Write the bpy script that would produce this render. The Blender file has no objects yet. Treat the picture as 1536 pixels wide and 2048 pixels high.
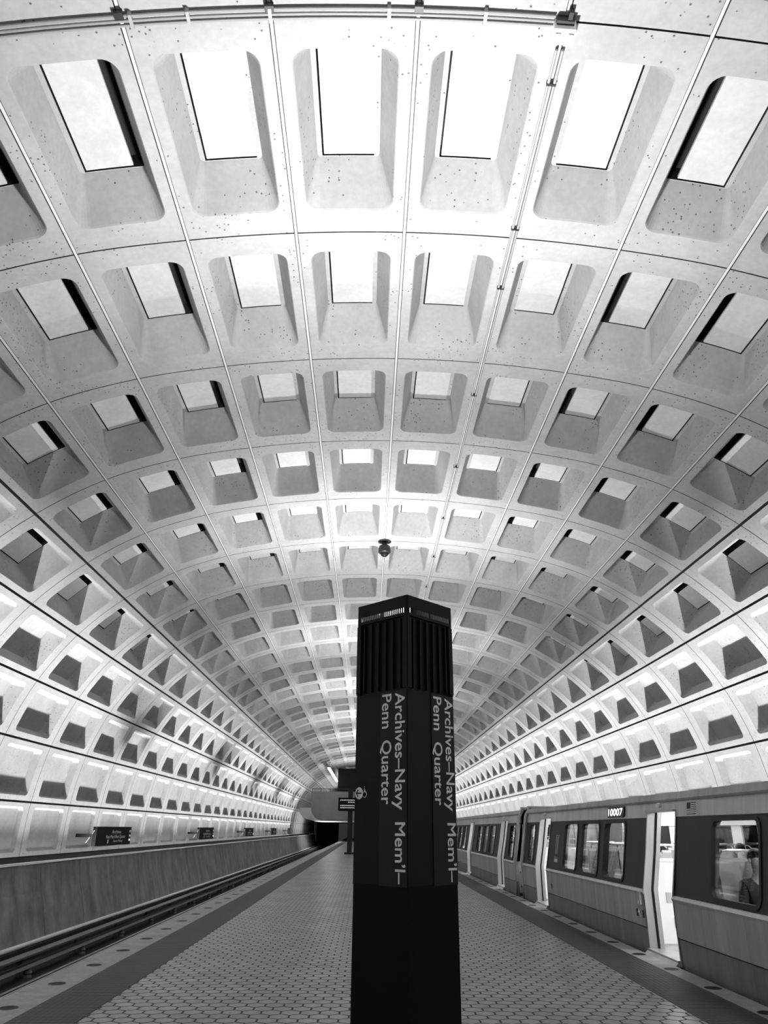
import bpy, math, random
from mathutils import Vector, Matrix
random.seed(7)
S = bpy.context.scene
COL = S.collection
R = math.radians

# ------------------------------------------------------------------ camera
PITCH, YAW, ROLL = 0.4047, 0.0190, 0.0084
fw = Vector((math.sin(YAW)*math.cos(PITCH), math.cos(YAW)*math.cos(PITCH), math.sin(PITCH)))
rt = Vector((math.cos(YAW), -math.sin(YAW), 0))
up = rt.cross(fw)
rt2 = rt*math.cos(ROLL) + up*math.sin(ROLL)
up2 = -rt*math.sin(ROLL) + up*math.cos(ROLL)
cd = bpy.data.cameras.new('camera'); cam = bpy.data.objects.new('camera', cd); COL.objects.link(cam)
cd.sensor_fit = 'VERTICAL'; cd.sensor_height = 36.0; cd.lens = 1480/2048*36.0
cd.clip_start = 0.05; cd.clip_end = 500
cam.matrix_world = Matrix(((rt2.x, up2.x, -fw.x, 0), (rt2.y, up2.y, -fw.y, 0), (rt2.z, up2.z, -fw.z, 1.6), (0, 0, 0, 1)))
S.camera = cam

# ------------------------------------------------------------------ view, world
S.view_settings.view_transform = 'Standard'; S.view_settings.look = 'None'
S.view_settings.gamma = 1; S.view_settings.use_curve_mapping = False
S.view_settings.exposure = 0.52
w = bpy.data.worlds.new('world'); S.world = w; w.use_nodes = True
w.node_tree.nodes['Background'].inputs[0].default_value = (1, 1, 1, 1)
w.node_tree.nodes['Background'].inputs[1].default_value = 0.02
S.cycles.max_bounces = 8; S.cycles.diffuse_bounces = 5

# ------------------------------------------------------------------ main dimensions (metres, camera over the origin)
L = 2.73            # length of one coffer row along the station
CX = 0.366          # centre line of the vault
Y0 = 1.6357*L       # first transverse joint seen at the top of the picture
ROW0, ROW1 = -5, 58
YS, YE = Y0+ROW0*L, Y0+ROW1*L
PYL = [(-4.82), 6.10, 17.02, 27.94, 38.86, 49.78, 60.70, 71.62, 82.54]
PX = 0.298

def area(name, loc, rot, sx, sy, e, spread=180, shape='RECTANGLE'):
    d = bpy.data.lights.new(name, 'AREA'); d.shape = shape; d.size = sx
    if shape == 'RECTANGLE': d.size_y = sy
    d.energy = e; d.spread = R(spread)
    o = bpy.data.objects.new(name, d); COL.objects.link(o); o.location = loc; o.rotation_euler = rot
    return o
E_TROUGH, E_PYLON, E_CAR = 8200, 450, 80
TILT, SPREAD = -25, 100
# fluorescent runs behind the two parapets, aimed up the vault
for sx in (-1, 1):
    area('trough_lamp', (CX+sx*8.70, (YS+93)/2, 0.33), (R(180), R(sx*TILT), 0), 0.12, 93-YS, E_TROUGH, SPREAD)
# uplights in the heads of the pylons
for y in PYL:
    area('pylon_uplight', (PX, y, 3.335), (R(180), 0, 0), 0.40, 0.40, E_PYLON, 148, 'DISK')
# lamps on the mezzanine
area('mezzanine_lamp', (CX, 112, 5.2), (R(180), 0, 0), 8, 26, 1500)
area('underpass_lamp', (-5.6, 104, 0.9), (R(180), 0, 0), 2.0, 14, 500)
# ceiling tubes in the train
for (ya, yb) in ((2.0, 21.0), (23.3, 44.0)):
    area('carriage_lamp', (5.75, (ya+yb)/2, 2.06), (0, 0, 0), 0.5, yb-ya, E_CAR*2)

# ------------------------------------------------------------------ materials
def mat(name, col, rough=0.7, metal=0.0, spec=0.5, emit=0.0):
    m = bpy.data.materials.new(name); m.use_nodes = True
    b = m.node_tree.nodes['Principled BSDF']
    b.inputs['Base Color'].default_value = (col, col, col, 1)
    b.inputs['Roughness'].default_value = rough; b.inputs['Metallic'].default_value = metal
    b.inputs['Specular IOR Level'].default_value = spec
    if emit:
        b.inputs['Emission Color'].default_value = (1, 1, 1, 1); b.inputs['Emission Strength'].default_value = emit
    return m
class NT:
    def __init__(s, m): s.m = m; s.t = m.node_tree; s.b = s.t.nodes['Principled BSDF']
    def n(s, typ, ins=None, **kw):
        nd = s.t.nodes.new(typ)
        for k, v in kw.items(): setattr(nd, k, v)
        for k, v in (ins or {}).items():
            if hasattr(v, 'is_output') : s.t.links.new(v, nd.inputs[k])
            else: nd.inputs[k].default_value = v
        return nd
    def math(s, op, a, b=0.0, c=0.0): return s.n('ShaderNodeMath', {0: a, 1: b, 2: c}, operation=op).outputs[0]
    def vm(s, op, a, b=(0, 0, 0)):
        nd = s.n('ShaderNodeVectorMath', {0: a, 1: b}, operation=op)
        return nd.outputs['Value'] if op in ('LENGTH', 'DOT_PRODUCT') else nd.outputs[0]
    def ramp(s, f, pts):
        nd = s.n('ShaderNodeValToRGB', {0: f}); e = nd.color_ramp.elements
        while len(e) < len(pts): e.new(0.5)
        for k, (p, c) in enumerate(pts): e[k].position = p; e[k].color = (c, c, c, 1)
        return nd.outputs[0]
    def pos(s): return s.n('ShaderNodeTexCoord').outputs['Object']
    def noise(s, vec, sc, det=4, r=0.55): return s.n('ShaderNodeTexNoise', {'Vector': vec, 'Scale': sc, 'Detail': det, 'Roughness': r}).outputs['Fac']
    def mapping(s, vec, scale): return s.n('ShaderNodeMapping', {'Vector': vec, 'Scale': scale}).outputs[0]
    def link(s, o, k): s.t.links.new(o, s.b.inputs[k])
    def bump(s, h, st, d=0.02): s.link(s.n('ShaderNodeBump', {'Height': h, 'Strength': st, 'Distance': d}).outputs[0], 'Normal')
def mul(nt, a, b): return nt.math('MULTIPLY', a, b)

def concrete(name, lo, hi, pits=True, streak=0.0, rough=0.85, sc=1.2):
    m = mat(name, hi, rough, spec=0.25); t = NT(m); p = t.pos()
    base = t.ramp(t.noise(p, sc, 6, 0.65), [(0.3, lo), (0.7, hi)])
    fine = t.ramp(t.noise(p, 14, 3), [(0.3, 0.93), (0.7, 1.04)])
    c = mul(t, base, fine)
    if pits:
        vo = t.n('ShaderNodeTexVoronoi', {'Vector': p, 'Scale': 17.0, 'Randomness': 1.0})
        dot = t.ramp(vo.outputs['Distance'], [(0.14, 0.0), (0.21, 1.0)])
        rnd = t.n('ShaderNodeSeparateColor', {0: vo.outputs['Color']}).outputs[0]
        patch = t.noise(p, 1.1, 3, 0.6)
        lim = t.math('MULTIPLY', t.ramp(patch, [(0.47, 0.0), (0.62, 0.8)]), 1.0)
        on = t.math('LESS_THAN', rnd, lim)
        pit = t.math('SUBTRACT', 1.0, t.math('MULTIPLY', on, t.math('SUBTRACT', 1.0, dot)))
        pc = t.math('MULTIPLY_ADD', pit, 0.72, 0.28)
        c = mul(t, c, pc)
        t.bump(t.math('MULTIPLY_ADD', pit, 0.7, t.math('MULTIPLY', t.noise(p, 30, 4), 0.12)), 0.5, 0.012)
    else:
        t.bump(t.noise(p, 25, 5), 0.25, 0.01)
    if streak:
        q = t.mapping(p, (1.0, 1.0, 0.14))
        s_ = t.ramp(t.noise(q, 2.0, 6, 0.7), [(0.32, 1-streak), (0.68, 1+streak*0.5)])
        c = mul(t, c, s_)
    t.link(c, 'Base Color')
    return m
M = {}
M['vault'] = concrete('vault_concrete', 0.30, 0.37)
M['panel'] = concrete('panel_board', 0.46, 0.54, pits=False, sc=2.5)
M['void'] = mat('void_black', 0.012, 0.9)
M['parapet'] = concrete('parapet_concrete', 0.18, 0.32, pits=False, streak=0.35)
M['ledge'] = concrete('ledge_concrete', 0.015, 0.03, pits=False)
M['granite'] = concrete('granite_edge', 0.20, 0.32, pits=False, sc=3.5, rough=0.5)
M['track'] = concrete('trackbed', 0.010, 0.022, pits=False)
M['mezz'] = concrete('mezzanine_concrete', 0.20, 0.27, pits=False, sc=.6)
M['soffit'] = mat('soffit_white', 0.75, 0.6)
M['black'] = mat('pylon_black', 0.009, 0.5, spec=0.15)
M['black2'] = mat('pylon_black_base', 0.003, 0.5, spec=0.12)
M['label'] = mat('pylon_label', 0.018, 0.5, spec=0.2)
M['signblack'] = mat('sign_black', 0.012, 0.6, spec=0.1)
M['letter'] = mat('letter_white', 0.85, 0.5)
M['dark'] = mat('dark_metal', 0.02, 0.4, 0.3)
M['rubber'] = mat('rubber', 0.006, 0.6)
M['lampglass'] = mat('lamp_glass', 0.8, 0.3, emit=6)
M['white'] = mat('white_paint', 0.9, 0.35)
M['pipe'] = mat('conduit_steel', 0.30, 0.4, 0.2)
M['seat'] = mat('seat_vinyl', 0.30, 0.5)
M['steel'] = mat('polished_steel', 0.75, 0.2, 1.0)
M['wallin'] = mat('car_interior', 0.82, 0.4)
M['carfloor'] = mat('car_floor', 0.35, 0.6)
M['tube'] = mat('light_tube', 0.9, 0.4, emit=9)
M['led'] = mat('led', 0.6, 0.4, emit=0.8)
M['rail'] = mat('rail_steel', 0.25, 0.35, 0.9)
M['cover'] = mat('cover_board', 0.12, 0.5)
M['skin'] = mat('skin', 0.45, 0.5)
M['hair'] = mat('hair', 0.02, 0.5)
M['coatdark'] = mat('coat_dark', 0.03, 0.8)
M['coatlight'] = mat('coat_light', 0.65, 0.8)
M['coatgrey'] = mat('coat_grey', 0.12, 0.8)
M['joint'] = mat('joint_grime', 0.05, 0.9)
M['strip'] = mat('joint_strip', 0.55, 0.7)
# brushed carriage metal with vertical grime
def carmetal(name, lo, hi, rough, metal):
    m = mat(name, hi, rough, metal); t = NT(m); p = t.pos()
    a = t.ramp(t.noise(t.mapping(p, (1, 1.6, 0.10)), 1.7, 6, 0.7), [(0.3, lo), (0.72, hi)])
    b = t.ramp(t.noise(t.mapping(p, (1, 30, 0.6)), 2.0, 3), [(0.3, 0.9), (0.7, 1.08)])
    t.link(mul(t, a, b), 'Base Color'); return m
M['silver'] = carmetal('carriage_silver', 0.26, 0.50, 0.42, 0.35)
M['silver2'] = carmetal('carriage_skirt', 0.13, 0.25, 0.5, 0.3)
M['header'] = carmetal('carriage_header', 0.42, 0.62, 0.45, 0.3)
M['roof'] = carmetal('carriage_roof', 0.28, 0.50, 0.6, 0.1)
M['band'] = carmetal('carriage_dark_band', 0.014, 0.020, 0.6, 0.0)
M['jamb'] = carmetal('carriage_jamb', 0.35, 0.55, 0.35, 0.5)
# glass
g = bpy.data.materials.new('window_glass'); g.use_nodes = True; M['glass'] = g
nt = g.node_tree; nt.nodes.remove(nt.nodes['Principled BSDF'])
mx = nt.nodes.new('ShaderNodeMixShader'); tr = nt.nodes.new('ShaderNodeBsdfTransparent'); gl = nt.nodes.new('ShaderNodeBsdfGlossy')
fr = nt.nodes.new('ShaderNodeLayerWeight'); fr.inputs[0].default_value = 0.5
fp = nt.nodes.new('ShaderNodeMath'); fp.operation = 'POWER'; fp.inputs[1].default_value = 4.0
fm = nt.nodes.new('ShaderNodeMath'); fm.operation = 'MULTIPLY_ADD'; fm.inputs[1].default_value = 0.45; fm.inputs[2].default_value = 0.03
nt.links.new(fr.outputs['Facing'], fp.inputs[0]); nt.links.new(fp.outputs[0], fm.inputs[0])
tr.inputs[0].default_value = (.70, .70, .70, 1); gl.inputs['Roughness'].default_value = 0.015
nt.links.new(fm.outputs[0], mx.inputs[0]); nt.links.new(tr.outputs[0], mx.inputs[1]); nt.links.new(gl.outputs[0], mx.inputs[2])
nt.links.new(mx.outputs[0], nt.nodes['Material Output'].inputs[0])
# hexagonal paving tiles
m = mat('hex_tiles', 0.2, 0.38); M['hex'] = m; t = NT(m)
HS = 0.184
p = t.vm('MULTIPLY', t.vm('ADD', t.pos(), (200*HS+0.04, 200*HS, 0)), (1/HS, 1/HS, 0))
rr = (1.0, 1.7320508, 1.0); hh = (0.5, 0.8660254, 0.0)
def cellv(q): return t.vm('SUBTRACT', t.vm('MODULO', q, rr), hh)
a = cellv(p); b = cellv(t.vm('SUBTRACT', p, hh))
fa = t.vm('MULTIPLY', a, (1, 1, 0)); fb = t.vm('MULTIPLY', b, (1, 1, 0))
sel = t.math('LESS_THAN', t.vm('LENGTH', fa), t.vm('LENGTH', fb))
mixv = t.n('ShaderNodeMix', data_type='VECTOR'); t.t.links.new(sel, mixv.inputs[0]); t.t.links.new(fb, mixv.inputs[4]); t.t.links.new(fa, mixv.inputs[5])
gv = mixv.outputs[1]
ab = t.vm('ABSOLUTE', gv)
sp = t.n('ShaderNodeSeparateXYZ', {0: ab})
dd = t.math('MAXIMUM', sp.outputs[0], t.vm('DOT_PRODUCT', ab, (0.5, 0.8660254, 0)))
face = t.ramp(dd, [(0.438, 1.0), (0.466, 0.0)])
tid = t.vm('SNAP', t.vm('ADD', t.vm('SUBTRACT', p, gv), (0.25, 0.2, 0)), (0.5, 0.433, 1))
wn = t.n('ShaderNodeTexWhiteNoise', {'Vector': tid}, noise_dimensions='3D').outputs['Value']
tone = t.math('MULTIPLY_ADD', wn, 0.08, 0.165)
tone = mul(t, tone, t.ramp(t.noise(t.pos(), 0.9, 5, 0.6), [(0.3, 0.72), (0.7, 1.2)]))
colr = t.math('MULTIPLY_ADD', face, t.math('SUBTRACT', tone, 0.006), 0.006)
t.link(colr, 'Base Color')
t.link(t.math('MULTIPLY_ADD', t.noise(t.pos(), 5, 4), 0.25, t.math('MULTIPLY_ADD', face, -0.35, 0.55)), 'Roughness')
tilt = t.math('MULTIPLY', t.vm('DOT_PRODUCT', gv, (0.4, 0.3, 0)), t.math('SUBTRACT', wn, 0.5))
t.bump(t.math('ADD', t.math('ADD', face, tilt), t.math('MULTIPLY', t.noise(t.pos(), 40, 3), 0.15)), 0.6, 0.008)
# ribbed tactile strip
m = mat('tactile', 0.05, 0.55); M['tactile'] = m; t = NT(m)
sx_ = t.n('ShaderNodeSeparateXYZ', {0: t.pos()})
sy = t.math('SINE', t.math('MULTIPLY', sx_.outputs[1], 2*math.pi/0.06))
sxx = t.math('SINE', t.math('MULTIPLY', sx_.outputs[0], 2*math.pi/0.06))
hgt = t.math('MULTIPLY_ADD', sxx, 0.25, sy)
t.link(mul(t, t.ramp(t.math('MULTIPLY_ADD', hgt, 0.4, 0.5), [(0.1, 0.004), (0.9, 0.034)]), t.ramp(t.noise(t.pos(), 1.5, 4), [(0.3, 0.8), (0.7, 1.15)])), 'Base Color')
t.bump(hgt, 0.5, 0.01)

# ------------------------------------------------------------------ mesh builder
class MB:
    def __init__(s): s.v = []; s.f = []; s.mi = []; s.cur = 0
    def add(s, vs, fs):
        n = len(s.v); s.v += [tuple(v) for v in vs]
        for f in fs: s.f.append(tuple(n+i for i in f)); s.mi.append(s.cur)
        return s
    def box(s, x0, x1, y0, y1, z0, z1):
        return s.add([(x, y, z) for x in (x0, x1) for y in (y0, y1) for z in (z0, z1)],
                     [(0, 1, 3, 2), (4, 6, 7, 5), (0, 4, 5, 1), (2, 3, 7, 6), (0, 2, 6, 4), (1, 5, 7, 3)])
    def prism(s, pts, axis, a, b):
        # pts: polygon in the two other axes (x,z for 'y'; x,y for 'z'; y,z for 'x')
        n = len(pts)
        def mk(p, c): return (p[0], c, p[1]) if axis == 'y' else ((p[0], p[1], c) if axis == 'z' else (c, p[0], p[1]))
        vs = [mk(p, a) for p in pts]+[mk(p, b) for p in pts]
        fs = [tuple(range(n)), tuple(range(2*n-1, n-1, -1))]+[(i, (i+1) % n, n+(i+1) % n, n+i) for i in range(n)]
        return s.add(vs, fs)
    def tube(s, pts, r, k=8, cap=True):
        pts = [Vector(p) for p in pts]; rings = []
        for i, p in enumerate(pts):
            d = (pts[min(i+1, len(pts)-1)]-pts[max(i-1, 0)]).normalized()
            u = d.cross(Vector((0, 0, 1)));
            if u.length < 1e-3: u = d.cross(Vector((1, 0, 0)))
            u.normalize(); w_ = d.cross(u)
            ri = r[i] if isinstance(r, (list, tuple)) else r
            rings.append([p+u*ri*math.cos(2*math.pi*q/k)+w_*ri*math.sin(2*math.pi*q/k) for q in range(k)])
        fs = []
        for i in range(len(rings)-1):
            for q in range(k): fs.append((i*k+q, i*k+(q+1) % k, (i+1)*k+(q+1) % k, (i+1)*k+q))
        if cap: fs += [tuple(range(k)), tuple((len(rings)-1)*k+q for q in range(k-1, -1, -1))]
        return s.add([v for rg in rings for v in rg], fs)
    def lathe(s, c, prof, k=20):
        vs = []
        for (r_, z) in prof:
            for q in range(k): vs.append((c[0]+r_*math.cos(2*math.pi*q/k), c[1]+r_*math.sin(2*math.pi*q/k), c[2]+z))
        fs = [(i*k+q, i*k+(q+1) % k, (i+1)*k+(q+1) % k, (i+1)*k+q) for i in range(len(prof)-1) for q in range(k)]
        fs += [tuple(range(k)), tuple((len(prof)-1)*k+q for q in range(k))]
        return s.add(vs, fs)
    def mesh(s, name, mats):
        me = bpy.data.meshes.new(name); me.from_pydata(s.v, [], s.f)
        for m_ in (mats if isinstance(mats, (list, tuple)) else [mats]): me.materials.append(M[m_])
        me.polygons.foreach_set('material_index', s.mi); me.update(); return me
    def build(s, name, mats, parent=None, smooth=False, label=None):
        me = s.mesh(name, mats)
        if smooth: me.polygons.foreach_set('use_smooth', [True]*len(me.polygons))
        o = bpy.data.objects.new(name, me); COL.objects.link(o)
        if parent:
            o.parent = parent
            # children are modelled in world coordinates; the parent may sit anywhere
            off = Vector((0, 0, 0)); q = parent
            while q: off += q.location; q = q.parent
            o.location = -off
        if label: o['label'] = label
        return o
def tag(o, label=None, cat=None, group=None, kind=None):
    for k, v in (('label', label), ('category', cat), ('group', group), ('kind', kind)):
        if v: o[k] = v
    return o
def thing(name, loc, label, cat, group=None):
    o = bpy.data.objects.new(name, None); COL.objects.link(o); o.location = loc; o.empty_display_size = .2
    return tag(o, label, cat, group)
def struct(name, mb, mats, label=None, smooth=False):
    return tag(mb.build(name, mats, smooth=smooth), label, None, None, 'structure')

# rounded ring in (a,b) and its projection to an outer rectangle, same vertex count
def ring(a0, a1, b0, b1, ra, rb, k=7, e=3):
    cs = [(a1-ra, b1-rb, 0), (a0+ra, b1-rb, 90), (a0+ra, b0+rb, 180), (a1-ra, b0+rb, 270)]
    out = []
    for ci, (ca, cb, st) in enumerate(cs):
        arc = [(ca+ra*math.cos(R(st+90*i/(k-1))), cb+rb*math.sin(R(st+90*i/(k-1)))) for i in range(k)]
        out += arc
        if ci in (1, 3):   # edges running in b
            pass
        nc = cs[(ci+1) % 4]
        nx = (nc[0]+ra*math.cos(R(nc[2])), nc[1]+rb*math.sin(R(nc[2])))
        for q in range(1, e+1): out.append((arc[-1][0]+(nx[0]-arc[-1][0])*q/(e+1), arc[-1][1]+(nx[1]-arc[-1][1])*q/(e+1)))
    return out
def rectring(a0, a1, b0, b1, A0, A1, B0, B1, ra, rb, k=7, e=3):
    """points on rectangle A/B matching ring(a0..)"""
    cs = [(a1-ra, b1-rb, 0, A1, B1), (a0+ra, b1-rb, 90, A0, B1), (a0+ra, b0+rb, 180, A0, B0), (a1-ra, b0+rb, 270, A1, B0)]
    out = []
    for ci, (ca, cb, st, CA, CB) in enumerate(cs):
        arc = []
        for i in range(k):
            f = i/(k-1); h = k//2
            if ci % 2 == 0: first, second = (CA, cb), (ca, CB)
            else: first, second = (ca, CB), (CA, cb)
            if f <= 0.5: g_ = f*2; pt = (first[0]+(CA-first[0])*g_, first[1]+(CB-first[1])*g_)
            else: g_ = f*2-1; pt = (CA+(second[0]-CA)*g_, CB+(second[1]-CB)*g_)
            arc.append(pt)
        out += arc
        nc = cs[(ci+1) % 4]
        nx = (nc[3], nc[1]) if (ci+1) % 2 == 0 else (nc[0], nc[4])
        for q in range(1, e+1): out.append((arc[-1][0]+(nx[0]-arc[-1][0])*q/(e+1), arc[-1][1]+(nx[1]-arc[-1][1])*q/(e+1)))
    return out

# ------------------------------------------------------------------ the coffered vault
HX = [0, .5, .991, 1.482, 1.961, 2.392, 2.763, 3.046, 3.231, 3.326, 3.345]
HZ = [2.538, 2.519, 2.462, 2.365, 2.195, 1.93, 1.587, 1.176, .717, .207, -.27]
def ctrl(i):
    a = abs(i)
    if a > 10: return (math.copysign(3.345, i), -.27-.48*(a-10))
    return (math.copysign(HX[a], i), HZ[a])
def prof(s):
    i = math.floor(s); t_ = s-i
    p0, p1, p2, p3 = (ctrl(i+q) for q in (-1, 0, 1, 2))
    def cr(a_, b_, c_, d_): return b_+.5*t_*(c_-a_+t_*(2*a_-5*b_+4*c_-d_+t_*(3*(b_-c_)+d_-a_)))
    return (cr(p0[0], p1[0], p2[0], p3[0]), cr(p0[1], p1[1], p2[1], p3[1]))
_pc = {}
def vp(y, s, w_):
    k = round(s, 5)
    if k not in _pc:
        a_ = prof(s-1e-3); b_ = prof(s+1e-3); c_ = prof(s)
        tx, tz = b_[0]-a_[0], b_[1]-a_[1]; n_ = math.hypot(tx, tz)
        _pc[k] = (CX+c_[0]*L, 1.6+c_[1]*L, -tz/n_, tx/n_)
    x, z, nx, nz = _pc[k]
    return (x+nx*w_, y, z+nz*w_)
D = 0.20*L
def cell_rings(j):
    gu, gv_ = 0.0035, 0.018
    o = (0.125, 0.87, 0.112, 0.888)
    q_ = j if j < 0 else -1-j
    dl, du, vl, vh = {-7: (.128, .79, .20, .80), -8: (.085, .80, .17, .80), -9: (.055, .82, .13, .84), -10: (.034, .85, .14, .87)}.get(q_, (.20, .755, .236, .764))
    if j >= 0: vl, vh = 1-vh, 1-vl
    d = dl*L; bk = (.995-du if q_ < -6 else .24, du, vl, vh)
    if q_ == -9: o = (0.125, 0.87, 0.105, 0.895)
    if q_ == -10: o = (0.115, 0.88, .10, .91) if j < 0 else (0.115, 0.88, .09, .90)
    ra, rb = (0.062, 0.125) if q_ > -7 else (.045, .085)
    br, brb = (0.02, 0.03) if q_ > -7 else (.03, .05)
    o_out = rectring(*o, 0, 1, 0, 1, ra, rb)
    o_in = rectring(*o, gu, 1-gu, gv_, 1-gv_, ra, rb)
    R3 = ring(*o, ra, rb)
    o4 = (o[0]+.005, o[1]-.005, o[2]+.01, o[3]-.01); R4 = ring(*o4, ra*.92, rb*.92)
    R5 = ring(*bk, br, brb)
    lst = [(o_out, .045), (o_in, .045), (o_in, 0), (R3, 0), (R4, .018), (R5, d)]
    return lst, bk, br, brb, d
HOLE = {}
ceil = MB()
for j in range(-10, 10):
    rings, bk, br, brb, d = cell_rings(j)
    panelled = -6 <= j <= 5
    if panelled:
        mir = j >= 1
        lo, hi = (0.040, 0.046) if not mir else (0.046, 0.040)
        if j <= -3: hi = .006
        if j >= 2: lo = .006
        hole = (bk[0]+.004, bk[1]-.004, bk[2]+lo, bk[3]-hi)
        HOLE[j] = (hole, d, mir)
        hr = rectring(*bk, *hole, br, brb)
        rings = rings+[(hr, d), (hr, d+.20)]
    n = len(rings[0][0])
    for i in range(ROW0, ROW1):
        base = len(ceil.v)
        for rg, w_ in rings:
            for (u, v) in rg: ceil.v.append(vp(Y0+(i+u)*L, j+v, w_))
        for q in range(len(rings)-1):
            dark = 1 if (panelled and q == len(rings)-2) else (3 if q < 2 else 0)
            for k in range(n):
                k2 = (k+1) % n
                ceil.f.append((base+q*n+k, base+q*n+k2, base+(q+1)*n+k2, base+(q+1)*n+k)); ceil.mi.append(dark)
        ceil.f.append(tuple(base+(len(rings)-1)*n+k for k in range(n))); ceil.mi.append(1 if panelled else 0)
# raised mortar strips in the long joints
for j in range(-4, 5):
    ceil.cur = 2
    vs = []
    for y in (YS, YE):
        for (ds, w_) in ((-.011, .044), (-.011, .012), (.011, .012), (.011, .044)): vs.append(vp(y, j+ds, w_))
    ceil.add(vs, [(0, 1, 5, 4), (1, 2, 6, 5), (2, 3, 7, 6)])
ceil.cur = 0
ceiling = struct('ceiling', ceil, ['vault', 'void', 'strip', 'joint'], 'barrel vault of white coffered concrete panels over the whole station')

# boards inside the upper coffers (parts of the vault)
pm = {}
def panel_geo(mb, j, i):
    hole, d, mir = HOLE[j]
    lo, hi = (0.016, 0.0) if not mir else (0.0, 0.016)
    if j <= -3: hi = .085
    if j >= 2: lo = .085
    u0, u1, v0, v1 = hole[0], hole[1]-.010, hole[2]+lo, hole[3]-hi
    vs = []
    NV = 4
    for w_ in (d-.004, d+.04):
        for u in (u0, u1):
            for q in range(NV+1): vs.append(vp(Y0+(i+u)*L, j+v0+(v1-v0)*q/NV, w_))
    n1 = NV+1; fs = []
    for q in range(NV): fs += [(q, q+1, n1+q+1, n1+q), (2*n1+q, 2*n1+q+1, 3*n1+q+1, 3*n1+q), (n1+q, n1+q+1, 3*n1+q+1, 3*n1+q), (q, q+1, 2*n1+q+1, 2*n1+q)]
    fs += [(0, n1, 3*n1, 2*n1), (NV, n1+NV, 3*n1+NV, 2*n1+NV)]
    mb.add(vs, fs)
order = []
for i in range(-1, ROW1):
    for j in range(-6, 6):
        half = 3.3+i*1.0
        vis = abs(j+.5) <= half and i >= 0
        order.append((0 if vis else 1, i if vis else i+100, abs(j+.5), i, j))
order.sort()
rest = MB()
for k, (_, _, _, i, j) in enumerate(order):
    if k < 100:
        if j not in pm:
            mb = MB(); panel_geo(mb, j, 0); pm[j] = mb.mesh('coffer_board', 'panel')
        o = bpy.data.objects.new('coffer_board', pm[j]); COL.objects.link(o); o.parent = ceiling; o.location = (0, i*L, 0)
    else: panel_geo(rest, j, i)
o = rest.build('coffer_board', 'panel', ceiling); o['kind'] = 'stuff'; o['label'] = 'smooth white boards in the farther coffers'

# ------------------------------------------------------------------ side walls with the light troughs
def sidewall(name, sx, y1):
    def X(c): return CX+sx*c
    mb = MB()
    # curved face towards the track: (distance from centre, z)
    pr = [(8.55, .75), (8.52, .55), (8.48, .34), (8.43, .12), (8.36, -.10), (8.28, -.38), (8.20, -.66), (8.13, -.95)]
    ys = [YS+k*L for k in range(int((y1-YS)/L)+1)]+[y1]
    for a_, b_ in zip(ys[:-1], ys[1:]):
        g_ = .008
        vs = []
        for y in (a_+g_, b_-g_):
            vs += [(X(c), y, z) for c, z in pr]
        n = len(pr); mb.cur = 0
        mb.add(vs, [(q, q+1, n+q+1, n+q) for q in range(n-1)])
        # dark joint
        mb.cur = 1
        vs = []
        for y in (b_-g_, b_+g_): vs += [(X(c+.02), y, z) for c, z in pr]
        mb.add(vs, [(q, q+1, n+q+1, n+q) for q in range(n-1)])
    mb.cur = 0
    mb.add([(X(8.55), y, .75) for y in (YS, y1)]+[(X(8.59), y, .75) for y in (YS, y1)]+[(X(8.59), y, .2) for y in (YS, y1)]+[(X(9.6), y, .2) for y in (YS, y1)]+[(X(9.6), y, .86) for y in (YS, y1)]+[(X(9.13), y, .86) for y in (YS, y1)], [])
    b0 = len(mb.v)-12
    mb.cur = 0; mb.f.append((b0, b0+1, b0+3, b0+2)); mb.mi.append(0)
    for q, mm in ((2, 1), (4, 1), (6, 1), (8, 1)): mb.f.append((b0+q, b0+q+1, b0+q+3, b0+q+2)); mb.mi.append(mm)
    return struct(name, mb, ['parapet', 'ledge'], 'grey streaked concrete wall beside the track, below the coffers')
sidewall('wall_left', -1, 131.0)
sidewall('wall_right', 1, 131.0)
# light-coloured lip lines along the top of the parapets
for sx in (-1, 1):
    mb = MB()
    X = lambda c: CX+sx*c
    for c, z in ((8.535, .75), (8.57, .778)):
        pts = [(X(c), YS+k*2.5, z+random.uniform(-.006, .006)) for k in range(int((131-YS)/2.5)+1)]
        mb.tube(pts, .016, 6)
    tag(mb.build('cable_pair', 'white'), 'pair of thin white cables along the top of the %s parapet wall' % ('left' if sx < 0 else 'right'), 'cable')
# white pipe at the foot of each wall
for sx in (-1, 1):
    mb = MB(); mb.tube([(CX+sx*8.12, YS, -.90), (CX+sx*8.12, 130, -.90)], .05, 10)
    tag(mb.build('wall_foot_pipe', 'white', smooth=True), 'long white pipe running at the foot of the %s track wall' % ('left' if sx < 0 else 'right'), 'pipe')
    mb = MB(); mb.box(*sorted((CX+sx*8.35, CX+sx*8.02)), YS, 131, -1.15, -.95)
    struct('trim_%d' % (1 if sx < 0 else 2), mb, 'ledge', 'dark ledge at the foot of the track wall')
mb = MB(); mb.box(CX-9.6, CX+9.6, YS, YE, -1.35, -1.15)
struct('floor_trackbed', mb, 'track', 'dark trackbed below the platform')

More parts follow.
